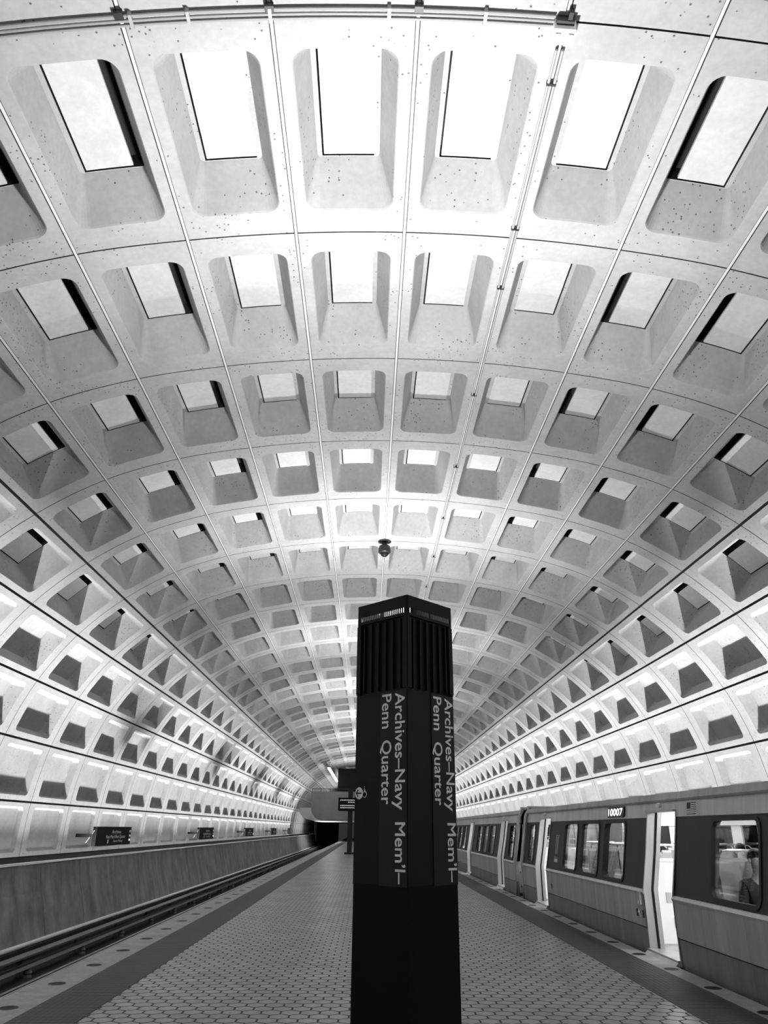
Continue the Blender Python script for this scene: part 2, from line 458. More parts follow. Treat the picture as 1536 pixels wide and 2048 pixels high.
# ------------------------------------------------------------------ platform
PLL, PLR = -3.643, 4.02
PEND = 150
def slab(name, x0, x1, z0, z1, m_, label):
    mb = MB(); mb.box(x0, x1, YS, PEND, z0, z1); return struct(name, mb, m_, label)
slab('floor', -2.54, 3.13, -.20, 0.0, 'hex', 'platform paved in worn hexagonal grey tiles')
slab('trim_3', -3.155, -2.54, -.20, .004, 'tactile', 'dark ribbed warning strip along the left platform edge')
slab('trim_4', 3.13, 3.755, -.20, .004, 'tactile', 'dark ribbed warning strip along the right platform edge')
slab('trim_5', PLL, -3.155, -.20, .002, 'granite', 'grey granite left platform edge')
slab('trim_6', 3.755, PLR, -.20, .002, 'granite', 'grey granite right platform edge')
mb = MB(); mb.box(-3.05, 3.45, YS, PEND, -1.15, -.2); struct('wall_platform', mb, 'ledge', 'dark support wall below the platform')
# steel nosing on the platform edge
mb = MB(); mb.box(PLL-.03, PLL, YS, PEND, -.09, .004); struct('trim_7', mb, 'granite', 'thin nosing on the left platform edge')

# round lamps let into the granite
def edge_lamp(name, x, y):
    t_ = thing(name, (x, y, .002), None, 'floor light')
    mb = MB(); mb.lathe((x, y, .002), [(.098, 0), (.098, .002), (.088, .003), (.088, 0.0)], 24); mb.build('rim', 'dark', t_)
    mb = MB(); mb.lathe((x, y, .002), [(.087, 0), (.087, .002)], 24); mb.build('lens', 'signblack', t_)
    return t_
el = edge_lamp('platform_edge_light', 0, 0)
def place(proto, loc, first):
    if first: proto.location = loc; return proto
    c = proto.copy(); COL.objects.link(c); c.location = loc
    for ch in proto.children:
        d_ = ch.copy(); COL.objects.link(d_); d_.parent = c
        for g2 in ch.children: e_ = g2.copy(); COL.objects.link(e_); e_.parent = d_
    return c
NTH = ['nearest', 'second', 'third', 'fourth', 'fifth', 'sixth', 'seventh', 'eighth', 'ninth', 'tenth', 'eleventh', 'twelfth', 'thirteenth', 'fourteenth', 'fifteenth', 'sixteenth', 'seventeenth', 'eighteenth', 'nineteenth', 'twentieth']
first = True
for side, x, ys in (('left', -3.385, 8.43), ('right', 3.885, 8.35)):
    for k in range(20):
        o = place(el, (x, ys+1.213*k, .002), first); first = False
        tag(o, 'dark round floor light in the %s granite edge, %s from the front' % (side, NTH[k] if k else 'first'), 'floor light', 'round floor lights in the %s platform edge' % side)

# ------------------------------------------------------------------ tracks
def rail(x, label, z0=-1.15, top=-.98):
    mb = MB(); h = top-z0
    mb.prism([(x-.075, z0), (x+.075, z0), (x+.075, z0+.012), (x+.012, z0+.03), (x+.012, top-.04), (x+.036, top-.03), (x+.036, top), (x-.036, top), (x-.036, top-.03), (x-.012, top-.04), (x-.012, z0+.03), (x-.075, z0+.012)], 'y', YS, 148)
    tag(mb.build('running_rail', 'rail'), label, 'rail')
rail(-6.02, 'outer steel running rail of the empty left track'); rail(-4.58, 'inner steel running rail of the empty left track')
rail(4.95, 'inner steel running rail beneath the train'); rail(6.39, 'outer steel running rail beneath the train')
t_ = thing('third_rail', (-6.66, 10, -1.15), 'long third rail with grey cover board beside the left track wall', 'rail')
mb = MB(); mb.prism([(-6.70, -.98), (-6.60, -.98), (-6.62, -.92), (-6.62, -.88), (-6.68, -.88), (-6.68, -.92)], 'y', YS, 130); mb.build('conductor_rail', 'rail', t_)
mb = MB(); mb.box(-6.86, -6.66, YS, 130, -.80, -.765); mb.box(-6.88, -6.85, YS, 130, -.93, -.765); mb.build('cover_board', 'cover', t_)
for k in range(24):
    y = 5+3.05*k
    mb = MB(); mb.lathe((-6.65, y, -1.15), [(.09, 0), (.07, .05), (.09, .08), (.06, .12), (.06, .17)], 10); mb.box(-6.86, -6.79, y-.03, y+.03, -1.15, -.80)
    mb.build('insulator', 'cover', t_)

# ------------------------------------------------------------------ text helper
def text_mesh(body, bold=0.012, align='LEFT'):
    cu = bpy.data.curves.new('txt', 'FONT'); cu.body = body; cu.size = 1; cu.resolution_u = 3; cu.space_character = 1.0
    o = bpy.data.objects.new('txt', cu); COL.objects.link(o)
    dg = bpy.context.evaluated_depsgraph_get(); dg.update()
    me = bpy.data.meshes.new_from_object(o.evaluated_get(dg))
    vs = [v.co.copy() for v in me.vertices]; fs = [tuple(p_.vertices) for p_ in me.polygons]
    bpy.data.objects.remove(o); bpy.data.curves.remove(cu); bpy.data.meshes.remove(me)
    return vs, fs
def put_text(mb, body, origin, xd, yd, length=None, cap=0.1, bold=0.012, center=False):
    """lettering: origin=baseline start, xd reading direction, yd letter-up direction"""
    vs, fs = text_mesh(body, bold)
    ca, _ = text_mesh('H', bold); ch = max(v.y for v in ca)-min(v.y for v in ca); c0 = min(v.y for v in ca)
    x0 = min(v.x for v in vs); x1 = max(v.x for v in vs)
    sy_ = cap/ch; sx_ = (length/(x1-x0)) if length else sy_
    off = (x0+x1)/2 if center else x0
    xd, yd, O = Vector(xd), Vector(yd), Vector(origin)
    nn = Vector(xd).cross(Vector(yd))
    for q, (bx, by) in enumerate(((0, 0), (bold, 0), (-bold, 0), (0, bold), (0, -bold))):
        mb.add([O+nn*(.0001*q)+xd*((v.x+bx-off)*sx_)+yd*((v.y+by-c0)*sy_) for v in vs], fs)

# ------------------------------------------------------------------ station pylons
A = 0.392
def square(a_, cx=PX, cy=6.1): return [(cx, cy-a_), (cx+a_, cy), (cx, cy+a_), (cx-a_, cy)]
def make_pylon():
    cy = 6.10
    t_ = thing('station_pylon', (PX, cy, 0), None, 'pylon', 'black pylons along the platform')
    mb = MB(); mb.prism(square(A-.006), 'z', 0, 1.235); mb.build('base_column', 'black2', t_)
    mb = MB(); mb.prism(square(A-.003), 'z', 1.235, 2.585); mb.build('shaft', 'black', t_)
    # ribbed crown: core and fins
    mb = MB(); mb.prism(square(A-.03), 'z', 2.585, 3.165)
    cs = [Vector((p_[0], p_[1], 0)) for p_ in square(A)]
    for q in range(4):
        a_, b_ = cs[q], cs[(q+1) % 4]; d_ = (b_-a_).normalized(); nrm = Vector((d_.y, -d_.x, 0)); ln = (b_-a_).length
        for k in range(8):
            s_ = ln*k/7; c_ = a_+d_*s_; h = .006
            w0 = c_-d_*h; w1 = c_+d_*h; inn = -nrm*.045
            vs = [(p_.x, p_.y, z) for z in (2.60, 3.15) for p_ in (w0, w1, w1+inn, w0+inn)]
            mb.add(vs, [(0, 1, 5, 4), (1, 2, 6, 5), (3, 0, 4, 7), (0, 3, 2, 1), (4, 5, 6, 7)])
    for c_ in cs:
        d_ = (c_-Vector((PX, cy, 0))).normalized(); p_ = Vector((-d_.y, d_.x, 0)); q_ = [c_, c_-d_*.022+p_*.022, c_-d_*.05, c_-d_*.022-p_*.022]
        mb.prism([(v_.x, v_.y) for v_ in q_], 'z', 2.587, 3.163)
    mb.build('ribbed_grille', 'black', t_)
    # cap with vent slots on each face: strip below, strip above, bars between
    mb = MB(); mb.cur = 0
    z0, z1, z2, z3 = 3.165, 3.190, 3.232, 3.33
    for q in range(4):
        a_, b_ = cs[q], cs[(q+1) % 4]; d_ = (b_-a_).normalized(); nrm = Vector((d_.y, -d_.x, 0)); ln = (b_-a_).length
        def plate(s0, s1, za, zb):
            p0 = a_+d_*s0; p1 = a_+d_*s1; inn = -nrm*.012
            vs = [(p_.x, p_.y, z) for z in (za, zb) for p_ in (p0, p1, p1+inn, p0+inn)]
            mb.add(vs, [(0, 1, 5, 4), (1, 2, 6, 5), (2, 3, 7, 6), (3, 0, 4, 7), (0, 3, 2, 1), (4, 5, 6, 7)])
        plate(0, ln, z0, z1); plate(0, ln, z2, z3)
        plate(0, .035, z1, z2); plate(ln-.035, ln, z1, z2)
        n_ = 24; st = (ln-.07)/n_
        for k in range(1, n_): plate(.035+k*st-.004, .035+k*st+.004, z1, z2)
        plate(ln/2-.008, ln/2+.008, z1, z2)
    mb.prism(square(A-.02), 'z', 3.165, 3.172)
    mb.build('slotted_cap', 'black', t_)
    mb = MB(); mb.prism(square(A-.08), 'z', 3.29, 3.30); lens = mb.build('uplight_lens', 'lampglass', t_)
    # name labels on the faces
    def label_on(q):
        a_, b_ = cs[q], cs[(q+1) % 4]; d_ = (b_-a_).normalized(); nrm = Vector((d_.y, -d_.x, 0)); ln = (b_-a_).length
        s0, s1 = ln*.495, ln*.985
        mb = MB(); vs = []
        for z in (1.228, 2.583):
            for (s_, o_) in ((s0, .004), (s1, .004), (s1, -.003), (s0, -.003)): p_ = a_+d_*s_+nrm*o_; vs.append((p_.x, p_.y, z))
        mb.add(vs, [(0, 1, 5, 4), (1, 2, 6, 5), (3, 0, 4, 7), (0, 3, 2, 1), (4, 5, 6, 7)])
        lb = mb.build('name_label', 'label', t_)
        mb = MB()
        # reading downwards, letter tops towards the right-hand edge
        dn = (0, 0, -1)
        def org(s_, z): p_ = a_+d_*ln*s_+nrm*.0065; return (p_.x, p_.y, z)
        put_text(mb, 'Archives\u2013Navy  Mem\u2019l\u2013', org(.785, 2.562), dn, d_, 1.315, .096, .014)
        mb.build('lettering', 'letter', lb); mb = MB()
        put_text(mb, 'Penn  Quarter', org(.535, 2.562), dn, d_, .795, .096, .014)
        mb.build('lettering', 'letter', lb)
        return lb
    for q in range(4): label_on(q)
    # round arrow badge and wheelchair pictogram on the left-hand face
    for q in (3,):
        a_, b_ = cs[q], cs[(q+1) % 4]; d_ = (b_-a_).normalized(); nrm = Vector((d_.y, -d_.x, 0)); ln = (b_-a_).length
        c_ = a_+d_*ln*.098+nrm*.003; mb = MB(); vs = [(c_+d_*.043*math.cos(2*math.pi*k/24)+Vector((0, 0, 1.85+.043*math.sin(2*math.pi*k/24)))) for k in range(24)]
        mb.add(vs, [tuple(range(24))]); bd = mb.build('arrow_badge', 'letter', t_)
        mb = MB()
        def bar(x0, z0_, x1, z1_, wd, off=.0055):
            v0 = Vector((x0, z0_)); v1 = Vector((x1, z1_)); dd_ = (v1-v0).normalized(); pp = Vector((-dd_.y, dd_.x))*wd/2
            vs = []
            for v_ in (v0+pp, v1+pp, v1-pp, v0-pp): p_ = c_+d_*v_.x+nrm*(off-.003); vs.append((p_.x, p_.y, 1.85+v_.y))
            mb.add(vs, [(0, 1, 2, 3)])
        bar(-.030, 0, .030, 0, .009); bar(-.030, 0, -.006, .026, .009); bar(-.030, 0, -.006, -.026, .009)
        mb.build('arrow', 'black', bd)
        mb = MB()
        ox = .062
        for k in range(10):
            a1 = -150+28*k; a2 = a1+28
            bar(ox+.021*math.cos(R(a1)), -.010+.021*math.sin(R(a1)), ox+.021*math.cos(R(a2)), -.010+.021*math.sin(R(a2)), .004)
        bar(ox-.003, .036, ox-.001, .006, .006); bar(ox-.001, .008, ox+.018, .008, .005); bar(ox+.016, .008, ox+.024, -.012, .005)
        bar(ox-.002, .020, ox+.012, .020, .004); bar(ox-.006, .044, ox+.001, .044, .008)
        mb.build('wheelchair_symbol', 'letter', t_)
    return t_
pyl = make_pylon()
def copy_tree(o, parent=None):
    c = o.copy(); COL.objects.link(c)
    if parent: c.parent = parent
    for ch in list(o.children): copy_tree(ch, c)
    return c
tag(pyl, 'tall black square pylon with ribbed head and white vertical station name, nearest on the platform')
for k, y in enumerate(PYL):
    if k == 1: continue
    o = copy_tree(pyl); o.location = (PX, y, 0)
    tag(o, ('black pylon behind the viewpoint' if k == 0 else 'black pylon hidden behind the nearest one, %s in line down the platform' % NTH[k-1]))

M['tint'] = g.copy(); M['tint'].name = 'tinted_glass'
for nd in M['tint'].node_tree.nodes:
    if nd.bl_idname == 'ShaderNodeBsdfTransparent': nd.inputs[0].default_value = (.18, .18, .18, 1)
# ------------------------------------------------------------------ the train on the right-hand track
def XS(z):
    if z <= -.25: return 4.17-(-.25-z)*.10
    if z <= .80: return 4.15
    if z <= 2.0: return 4.165+(z-.80)*.175
    return 4.375
XF = 7.33          # far side of the carriage
def skin(mb, y0, y1, zs, off=0.0, th=.06):
    """strip of bodywork following the side profile"""
    n = len(zs); vs = []
    for y in (y0, y1):
        for z in zs: vs.append((XS(z)-off, y, z))
        for z in zs: vs.append((XS(z)-off+th, y, z))
    N = 2*n; fs = []
    for q in range(n-1):
        fs += [(q, q+1, N+q+1, N+q), (n+q, N+n+q, N+n+q+1, n+q+1), (q, n+q, n+q+1, q+1), (N+q, N+q+1, N+n+q+1, N+n+q)]
    fs += [(0, N, N+n, n), (n-1, 2*n-1, N+2*n-1, N+n-1)]
    mb.add(vs, fs)
def win_skin(mb, y0, y1, z0, z1, hy0, hy1, hz0, hz1, th=.09):
    ra = .11; rg = ring(hy0, hy1, hz0, hz1, ra, ra, 7, 2); ro = rectring(hy0, hy1, hz0, hz1, y0, y1, z0, z1, ra, ra, 7, 2)
    n = len(rg); vs = [(XS(b)*1.0, a, b) for a, b in ro]+[(XS(b), a, b) for a, b in rg]+[(XS(b)+th, a, b) for a, b in rg]+[(XS(b)+th, a, b) for a, b in ro]
    fs = []
    for q in range(3):
        for k in range(n): fs.append((q*n+k, q*n+(k+1) % n, (q+1)*n+(k+1) % n, (q+1)*n+k))
    mb.add(vs, fs)
def win_parts(car, hy0, hy1, hz0, hz1, label=None):
    """black gasket with the pane as its sub-part"""
    rg = ring(hy0-.035, hy1+.035, hz0-.035, hz1+.035, .14, .14, 7, 2); ri = ring(hy0+.012, hy1-.012, hz0+.012, hz1-.012, .10, .10, 7, 2)
    n = len(rg); mb = MB()
    vs = [(XS(b), a, b) for a, b in rg]+[(XS(b)-.014, a, b) for a, b in rg]+[(XS(b)-.014, a, b) for a, b in ri]+[(XS(b)+.03, a, b) for a, b in ri]
    fs = [(q*n+k, q*n+(k+1) % n, (q+1)*n+(k+1) % n, (q+1)*n+k) for q in range(3) for k in range(n)]
    mb.add(vs, fs); fr_ = mb.build('window_frame', 'rubber', car, smooth=False, label=label)
    mb = MB(); mb.add([(XS(b)+.012, a, b) for a, b in ri]+[(XS(b)+.020, a, b) for a, b in ri], [tuple(range(n)), tuple(range(2*n-1, n-1, -1))]); mb.build('pane', 'glass', fr_)
ZW0, ZW1 = .865, 1.735
def seat(car, y, x, facing=1, back_top=1.30, wide=.92):
    """pair of seats across the car; occupants face +y when facing=1"""
    s_ = facing
    mb = MB(); mb.prism([(y-.02*s_, .40), (y+.42*s_, .42), (y+.44*s_, .50), (y+.02*s_, .49)], 'x', x, x+wide)
    mb.prism([(y, .44), (y-.10*s_, back_top-.04), (y-.13*s_, back_top), (y-.18*s_, back_top-.05), (y-.09*s_, .42)], 'x', x, x+wide)
    st_ = mb.build('seat', 'seat', car)
    mb = MB(); yy = y-.14*s_
    mb.tube([(x+.06, yy, back_top-.10), (x+.06, yy, back_top+.03), (x+.10, yy, back_top+.075), (x+.17, yy, back_top+.085), (x+wide-.17, yy, back_top+.085), (x+wide-.10, yy, back_top+.075), (x+wide-.06, yy, back_top+.03), (x+wide-.06, yy, back_top-.10)], .016, 8)
    mb.build('grab_handle', 'steel', st_)
    mb = MB(); mb.box(x+.3, x+wide-.3, min(y+.05*s_, y+.3*s_), max(y+.05*s_, y+.3*s_), .03, .42); mb.build('seat_pedestal', 'dark', st_)
def car_body(name, y0, y1, doors, windows, label, seats, near_end=True):
    car = thing(name, (5.75, (y0+y1)/2, -.98), label, 'train', 'carriages of the train')
    secs = []; cur = y0
    for a_, b_ in doors: secs.append((cur, a_)); cur = b_
    secs.append((cur, y1))
    for (a_, b_) in secs:
        mb = MB(); skin(mb, a_, b_, [.31, .50, .755], .012); mb.build('lower_panel', 'silver', car)
        mb = MB(); skin(mb, a_, b_, [-.50, -.25, .0, .295], .0)
        mb.build('skirt_panel', 'silver2', car)
        mb = MB(); vs = []
        for y in (a_, b_): vs += [(4.138-.004, y, .735), (4.150-.030, y, .765), (4.158-.012, y, .80), (4.20, y, .815), (4.20, y, .735)]
        mb.add(vs, [(q, (q+1) % 5, 5+(q+1) % 5, 5+q) for q in range(5)]+[(0, 4, 3, 2, 1), (5, 6, 7, 8, 9)])
        mb.build('belt_rail', 'header', car)
        # window band
        ws = [w_ for w_ in windows if a_ < (w_[0]+w_[1])/2 < b_]
        mb = MB(); c0 = a_
        for q, w_ in enumerate(ws):
            e0 = c0 if q == 0 else (ws[q-1][1]+w_[0])/2; e1 = b_ if q == len(ws)-1 else (w_[1]+ws[q+1][0])/2
            win_skin(mb, e0, e1, .805, 1.79, w_[0], w_[1], ZW0, ZW1)
        if not ws: skin(mb, a_, b_, [.805, 1.3, 1.79], 0, .09)
        else:
            for e_ in (a_, b_): vs = [(XS(z)+o_, e_, z) for z in (.805, 1.79) for o_ in (0, .09)]; mb.add(vs, [(0, 1, 3, 2)])
        mb.build('dark_window_band', 'band', car)
        for w_ in ws: win_parts(car, w_[0], w_[1], ZW0, ZW1)
    # header above band and doors, cut by the doorway tops
    mb = MB(); cur = y0
    for a_, b_ in doors:
        skin(mb, cur, a_, [1.79, 2.0], .006, .1); skin(mb, a_, b_, [1.875, 2.0], .006, .1); cur = b_
    skin(mb, cur, y1, [1.79, 2.0], .006, .1); mb.build('header_panel', 'header', car)
    # roof edge band and roof
    pr = [(4.345, 2.0), (4.335, 2.025), (4.37, 2.115), (4.46, 2.125), (4.75, 2.16), (5.75, 2.25), (6.75, 2.20), (7.10, 2.14), (7.30, 2.0), (7.16, 2.0), (7.0, 2.12), (5.75, 2.14), (4.5, 2.10), (4.45, 2.0)]
    mb = MB(); mb.prism(pr, 'y', y0, y1); mb.build('roof', 'roof', car)
    # far side with its own windows (seen through the near ones)
    mb = MB(); mb.box(XF-.05, XF, y0, y1, -.6, .86); mb.box(XF-.20, XF-.10, y0, y1, 1.72, 2.05)
    yy = y0+.8; far = []
    while yy+1.2 < y1: far.append((yy, yy+1.2)); yy += 1.62
    cur = y0
    for a_, b_ in far: mb.box(XF-.14, XF-.07, cur, a_, .85, 1.73); cur = b_
    mb.box(XF-.14, XF-.07, cur, y1, .85, 1.73); mb.build('far_side_wall', 'wallin', car)
    mb = MB()
    for a_, b_ in far: mb.box(XF-.11, XF-.10, a_, b_, .86, 1.72)
    mb.build('far_window_glass', 'tint', car)
    # inner lining of the near side below the windows and above
    mb = MB()
    for (a_, b_) in secs: mb.box(4.26, 4.30, a_+.02, b_-.02, .03, .80); mb.box(4.46, 4.50, a_+.02, b_-.02, 1.80, 2.05)
    mb.build('inner_lining', 'wallin', car)
    mb = MB(); mb.box(4.20, XF-.04, y0, y1, -.04, .03); mb.build('car_floor', 'carfloor', car)
    mb = MB(); mb.box(4.40, 7.1, y0, y1, 2.09, 2.11); mb.build('car_ceiling', 'wallin', car)
    for x in (5.05, 6.35): mb = MB(); mb.box(x-.08, x+.08, y0+.6, y1-.6, 2.065, 2.085); mb.build('light_strip', 'tube', car)
    # underframe
    mb = MB(); mb.box(4.5, 7.0, y0+.3, y1-.3, -.55, -.05)
    for yc in ((y0+3.2), (y1-3.2)):
        for dy in (-1.1, 1.1): mb.tube([(4.9, yc+dy, -.62), (6.45, yc+dy, -.62)], .36, 18)
    mb.build('underframe', 'dark', car)
    # end walls with door and windows
    for ye, s_ in ((y0, 1), (y1, -1)):
        mb = MB()
        mb.box(4.20, 5.35, *sorted((ye, ye+.06*s_)), -.5, .86); mb.box(4.36, 5.35, *sorted((ye, ye+.06*s_)), 1.74, 2.2)
        mb.box(6.15, 7.2, *sorted((ye, ye+.06*s_)), -.5, 2.1); mb.box(5.35, 6.15, *sorted((ye, ye+.06*s_)), -.5, 2.2)
        mb.box(4.20, 4.45, *sorted((ye, ye+.06*s_)), .86, 1.74); mb.box(5.15, 5.35, *sorted((ye, ye+.06*s_)), .86, 1.74)
        mb.build('end_wall', 'jamb', car)
        mb = MB(); mb.tube([(4.13, ye+.03*s_, -.5), (4.12, ye+.03*s_, .8), (4.31, ye+.03*s_, 1.95), (4.45, ye+.03*s_, 2.16)], .045, 10); mb.build('corner_post', 'jamb', car, smooth=True)
    # doorways
    for (a_, b_) in doors:
        mb = MB(); pts = [.04, .40, .80, 1.30, 1.80, 1.865]
        for (ye, s_) in ((a_, -1), (b_, 1)):
            vs = []
            for o_ in (0.0, .115):
                for z in pts: vs.append((XS(z)-.012+o_, ye-.008*s_, z)); vs.append((XS(z)-.012+o_, ye+.03*s_, z))
            n = len(pts)*2; fs = []
            for q in range(len(pts)-1): fs += [(2*q, 2*q+2, n+2*q+2, n+2*q), (2*q, 2*q+1, 2*q+3, 2*q+2), (n+2*q, n+2*q+1, n+2*q+3, n+2*q+2)]
            mb.add(vs, fs)
        mb.box(4.30, 4.46, a_, b_, 1.862, 1.885)
        df = mb.build('door_frame', 'jamb', car)
        mb = MB()
        for (ye, s_) in ((b_, -1),):
            vs = []
            for o_ in (.104, .128):
                for z in pts: vs.append((XS(z)+o_, ye-.02, z)); vs.append((XS(z)+o_, ye+.02, z))
            n = len(pts)*2; fs = []
            for q in range(len(pts)-1): fs += [(2*q, 2*q+2, n+2*q+2, n+2*q), (2*q, 2*q+1, 2*q+3, 2*q+2), (n+2*q, n+2*q+1, n+2*q+3, n+2*q+2)]
            mb.add(vs, fs)
        mb.build('rubber_seal', 'rubber', df)
        mb = MB()
        vs = []
        for o_ in (.128, .19):
            for z in pts: vs.append((XS(z)+o_, b_-.045, z)); vs.append((XS(z)+o_, b_+.02, z))
        n = len(pts)*2; fs = []
        for q in range(len(pts)-1): fs += [(2*q, 2*q+2, n+2*q+2, n+2*q), (2*q, 2*q+1, 2*q+3, 2*q+2), (n+2*q, n+2*q+1, n+2*q+3, n+2*q+2)]
        mb.add(vs, fs); mb.build('door_leaf_edge', 'jamb', df)
        mb = MB(); mb.box(4.10, 4.40, a_-.02, b_+.02, -.03, .045)
        mb.prism([(4.10, -.05), (4.06, -.05), (4.06, -.02), (4.10, .02)], 'y', a_-.02, b_+.02)
        mb.build('threshold', 'jamb', car)
        mb = MB(); mb.tube([(4.29, (a_+b_)/2-.02, 1.945), (4.335, (a_+b_)/2, 1.955)], .035, 12); mb.build('door_signal_lamp', 'white', car)
        # white windscreen beside the door, with rail and pole
        ys_ = b_+.42
        mb = MB(); mb.box(4.42, 5.28, ys_, ys_+.03, .05, 1.17); mb.box(4.42, 5.28, ys_-.01, ys_+.04, 1.17, 1.21); mb.build('windscreen_panel', 'wallin', car)
        mb = MB()
        mb.box(4.62, 4.70, ys_-.012, ys_, .60, .74); mb.box(4.70, 5.02, ys_-.012, ys_, .26, .40); mb.box(4.655, 4.665, ys_-.016, ys_, .66, .68)
        mb.build('panel_fittings', 'header', car)
        mb = MB(); mb.tube([(5.28, ys_+.015, .03), (5.28, ys_+.015, 2.09)], .018, 10)
        mb.tube([(4.55, ys_+.015, 1.21), (4.55, ys_+.015, 1.36), (4.62, ys_+.015, 1.40), (5.28, ys_+.015, 1.40)], .016, 8)
        mb.build('grab_pole', 'steel', car)
        mb = MB(); mb.box(4.46, 5.26, a_-.42, a_-.39, .05, 1.17); mb.build('windscreen_panel', 'wallin', car)
        mb = MB(); mb.tube([(5.28, a_-.40, .03), (5.28, a_-.40, 2.09)], .018, 10); mb.build('grab_pole', 'steel', car)
    for y, f_, sd in seats:
        if sd in 'nb': seat(car, y, 4.40, f_)
        if sd in 'fb': seat(car, y, 6.18, f_)
    for y, f_, sd in seats[::2]:
        mb = MB(); mb.tube([(5.36, y, .03), (5.36, y-.05, 1.0), (5.55, y+.1, 2.09)], .017, 8); mb.build('grab_pole', 'steel', car)
    return car
D1 = [(3.45, 4.60), (11.12, 12.24), (18.72, 19.88)]
W1 = [(.3, 1.45), (1.8, 2.95), (5.55, 6.75), (7.12, 8.34), (8.72, 9.93), (13.27, 14.42), (14.76, 15.92), (16.26, 17.30), (20.35, 21.05)]
car1 = car_body('train_carriage', -1.3, 21.55, D1, W1,
    'front silver carriage with dark window band and open doors at the right platform edge', [(7.6, 1, 'b'), (8.6, 1, 'b'), (10.05, -1, 'n'), (9.55, 1, 'f'), (13.95, -1, 'n'), (14.55, -1, 'f'), (15.2, 1, 'n'), (15.6, 1, 'f'), (16.1, 1, 'n'), (16.6, 1, 'f'), (17.0, 1, 'n')])
D2 = [(24.45, 25.6), (32.0, 33.15), (39.6, 40.75)]
W2 = [(23.1, 23.9), (26.6, 27.75), (28.1, 29.25), (29.6, 30.75), (34.2, 35.35), (35.7, 36.85), (37.2, 38.35), (41.9, 43.0), (43.4, 44.5)]
car2 = car_body('train_carriage', 22.45, 45.3, D2, W2,
    'second silver carriage farther along the right platform, coupled behind the front carriage', [(y_, 1, 'b') for y_ in (26.6, 27.6, 28.6, 29.6, 30.6)])
# fixtures on the front carriage
mb = MB(); rg = ring(13.32, 14.24, 1.815, 1.985, .05, .05, 5, 1)
mb.add([(XS(b)-.008, a, b) for a, b in rg]+[(XS(b)-.03, a, b) for a, b in rg], [tuple(range(len(rg), 2*len(rg)))]+[(k, (k+1) % len(rg), len(rg)+(k+1) % len(rg), len(rg)+k) for k in range(len(rg))])
sg = mb.build('destination_sign', 'rubber', car1, label='lit destination sign above the windows')
mb = MB(); xx = XS(1.9)-.033
put_text(mb, '10007', (XS(1.842)-.036, 14.17, 1.842), (0, -1, 0), (.175*.98, 0, .985), .78, .115, .03); mb.build('sign_lettering', 'led', sg)
# flag decal
fl = MB(); fx = lambda z: XS(z)-.0085
def decal(mb, y0, y1, z0, z1, o_=0.0): mb.add([(fx(z0)-o_, y0, z0), (fx(z0)-o_, y1, z0), (fx(z1)-o_, y1, z1), (fx(z1)-o_, y0, z1)], [(0, 1, 2, 3)])
decal(fl, 10.42, 10.72, 1.812, 1.962); fb_ = fl.build('flag_decal', 'white', car1)
fl = MB()
for k in range(7): decal(fl, 10.42, 10.72 if k < 3 else 10.58 if False else 10.72, 1.812+k*.0231, 1.812+k*.0231+.0125, .001)
decal(fl, 10.60, 10.72, 1.885, 1.962, .0015); fl.build('flag_stripes', 'rubber', fb_)
# line map sticker by the second door
mb = MB(); lx = lambda z: XS(z)-.003
def stick(mb, y0, y1, z0, z1): mb.add([(lx(z0), y0, z0), (lx(z0), y1, z0), (lx(z1), y1, z1), (lx(z1), y0, z1)], [(0, 1, 2, 3)])
stick(mb, 18.02, 18.06, 1.12, 1.48); stick(mb, 17.90, 17.94, 1.12, 1.48); stick(mb, 17.84, 17.86, 1.12, 1.48); stick(mb, 17.80, 18.10, 1.05, 1.06); stick(mb, 17.80, 18.10, 1.49, 1.50); stick(mb, 17.80, 18.10, .96, 1.03)
mb.build('sticker_panel', 'header', car1)
for (y, z) in ((12.62, .47), (12.36, .47), (18.25, .47)):
    mb = MB(); mb.box(4.13, 4.145, y-.02, y+.02, z-.05, z+.05); mb.build('grip_slot', 'rubber', car1)
mb = MB(); mb.box(4.085, 4.14, 12.30, 12.42, .60, .76); mb.tube([(4.10, 12.36, .66), (4.07, 12.33, .60), (4.06, 12.33, .50), (4.09, 12.34, .44)], .018, 8); mb.build('door_latch', 'jamb', car1)
# gap between carriages: chains and pantograph barrier
mb = MB()
for z in (.2, .55, .9): mb.tube([(4.25, 21.58, z), (4.27, 22.0, z-.07), (4.25, 22.42, z)], .018, 6)
tag(mb.build('barrier_chain', 'rubber'), 'black barrier chains slung between the two carriages', 'chain')
mb = MB(); mb.tube([(5.75, 21.56, -.4), (5.75, 22.44, -.4)], .16, 10); mb.box(5.1, 6.4, 21.62, 22.38, .0, 2.0)
tag(mb.build('gangway', 'rubber'), 'black gangway and coupler between the two carriages', 'gangway')

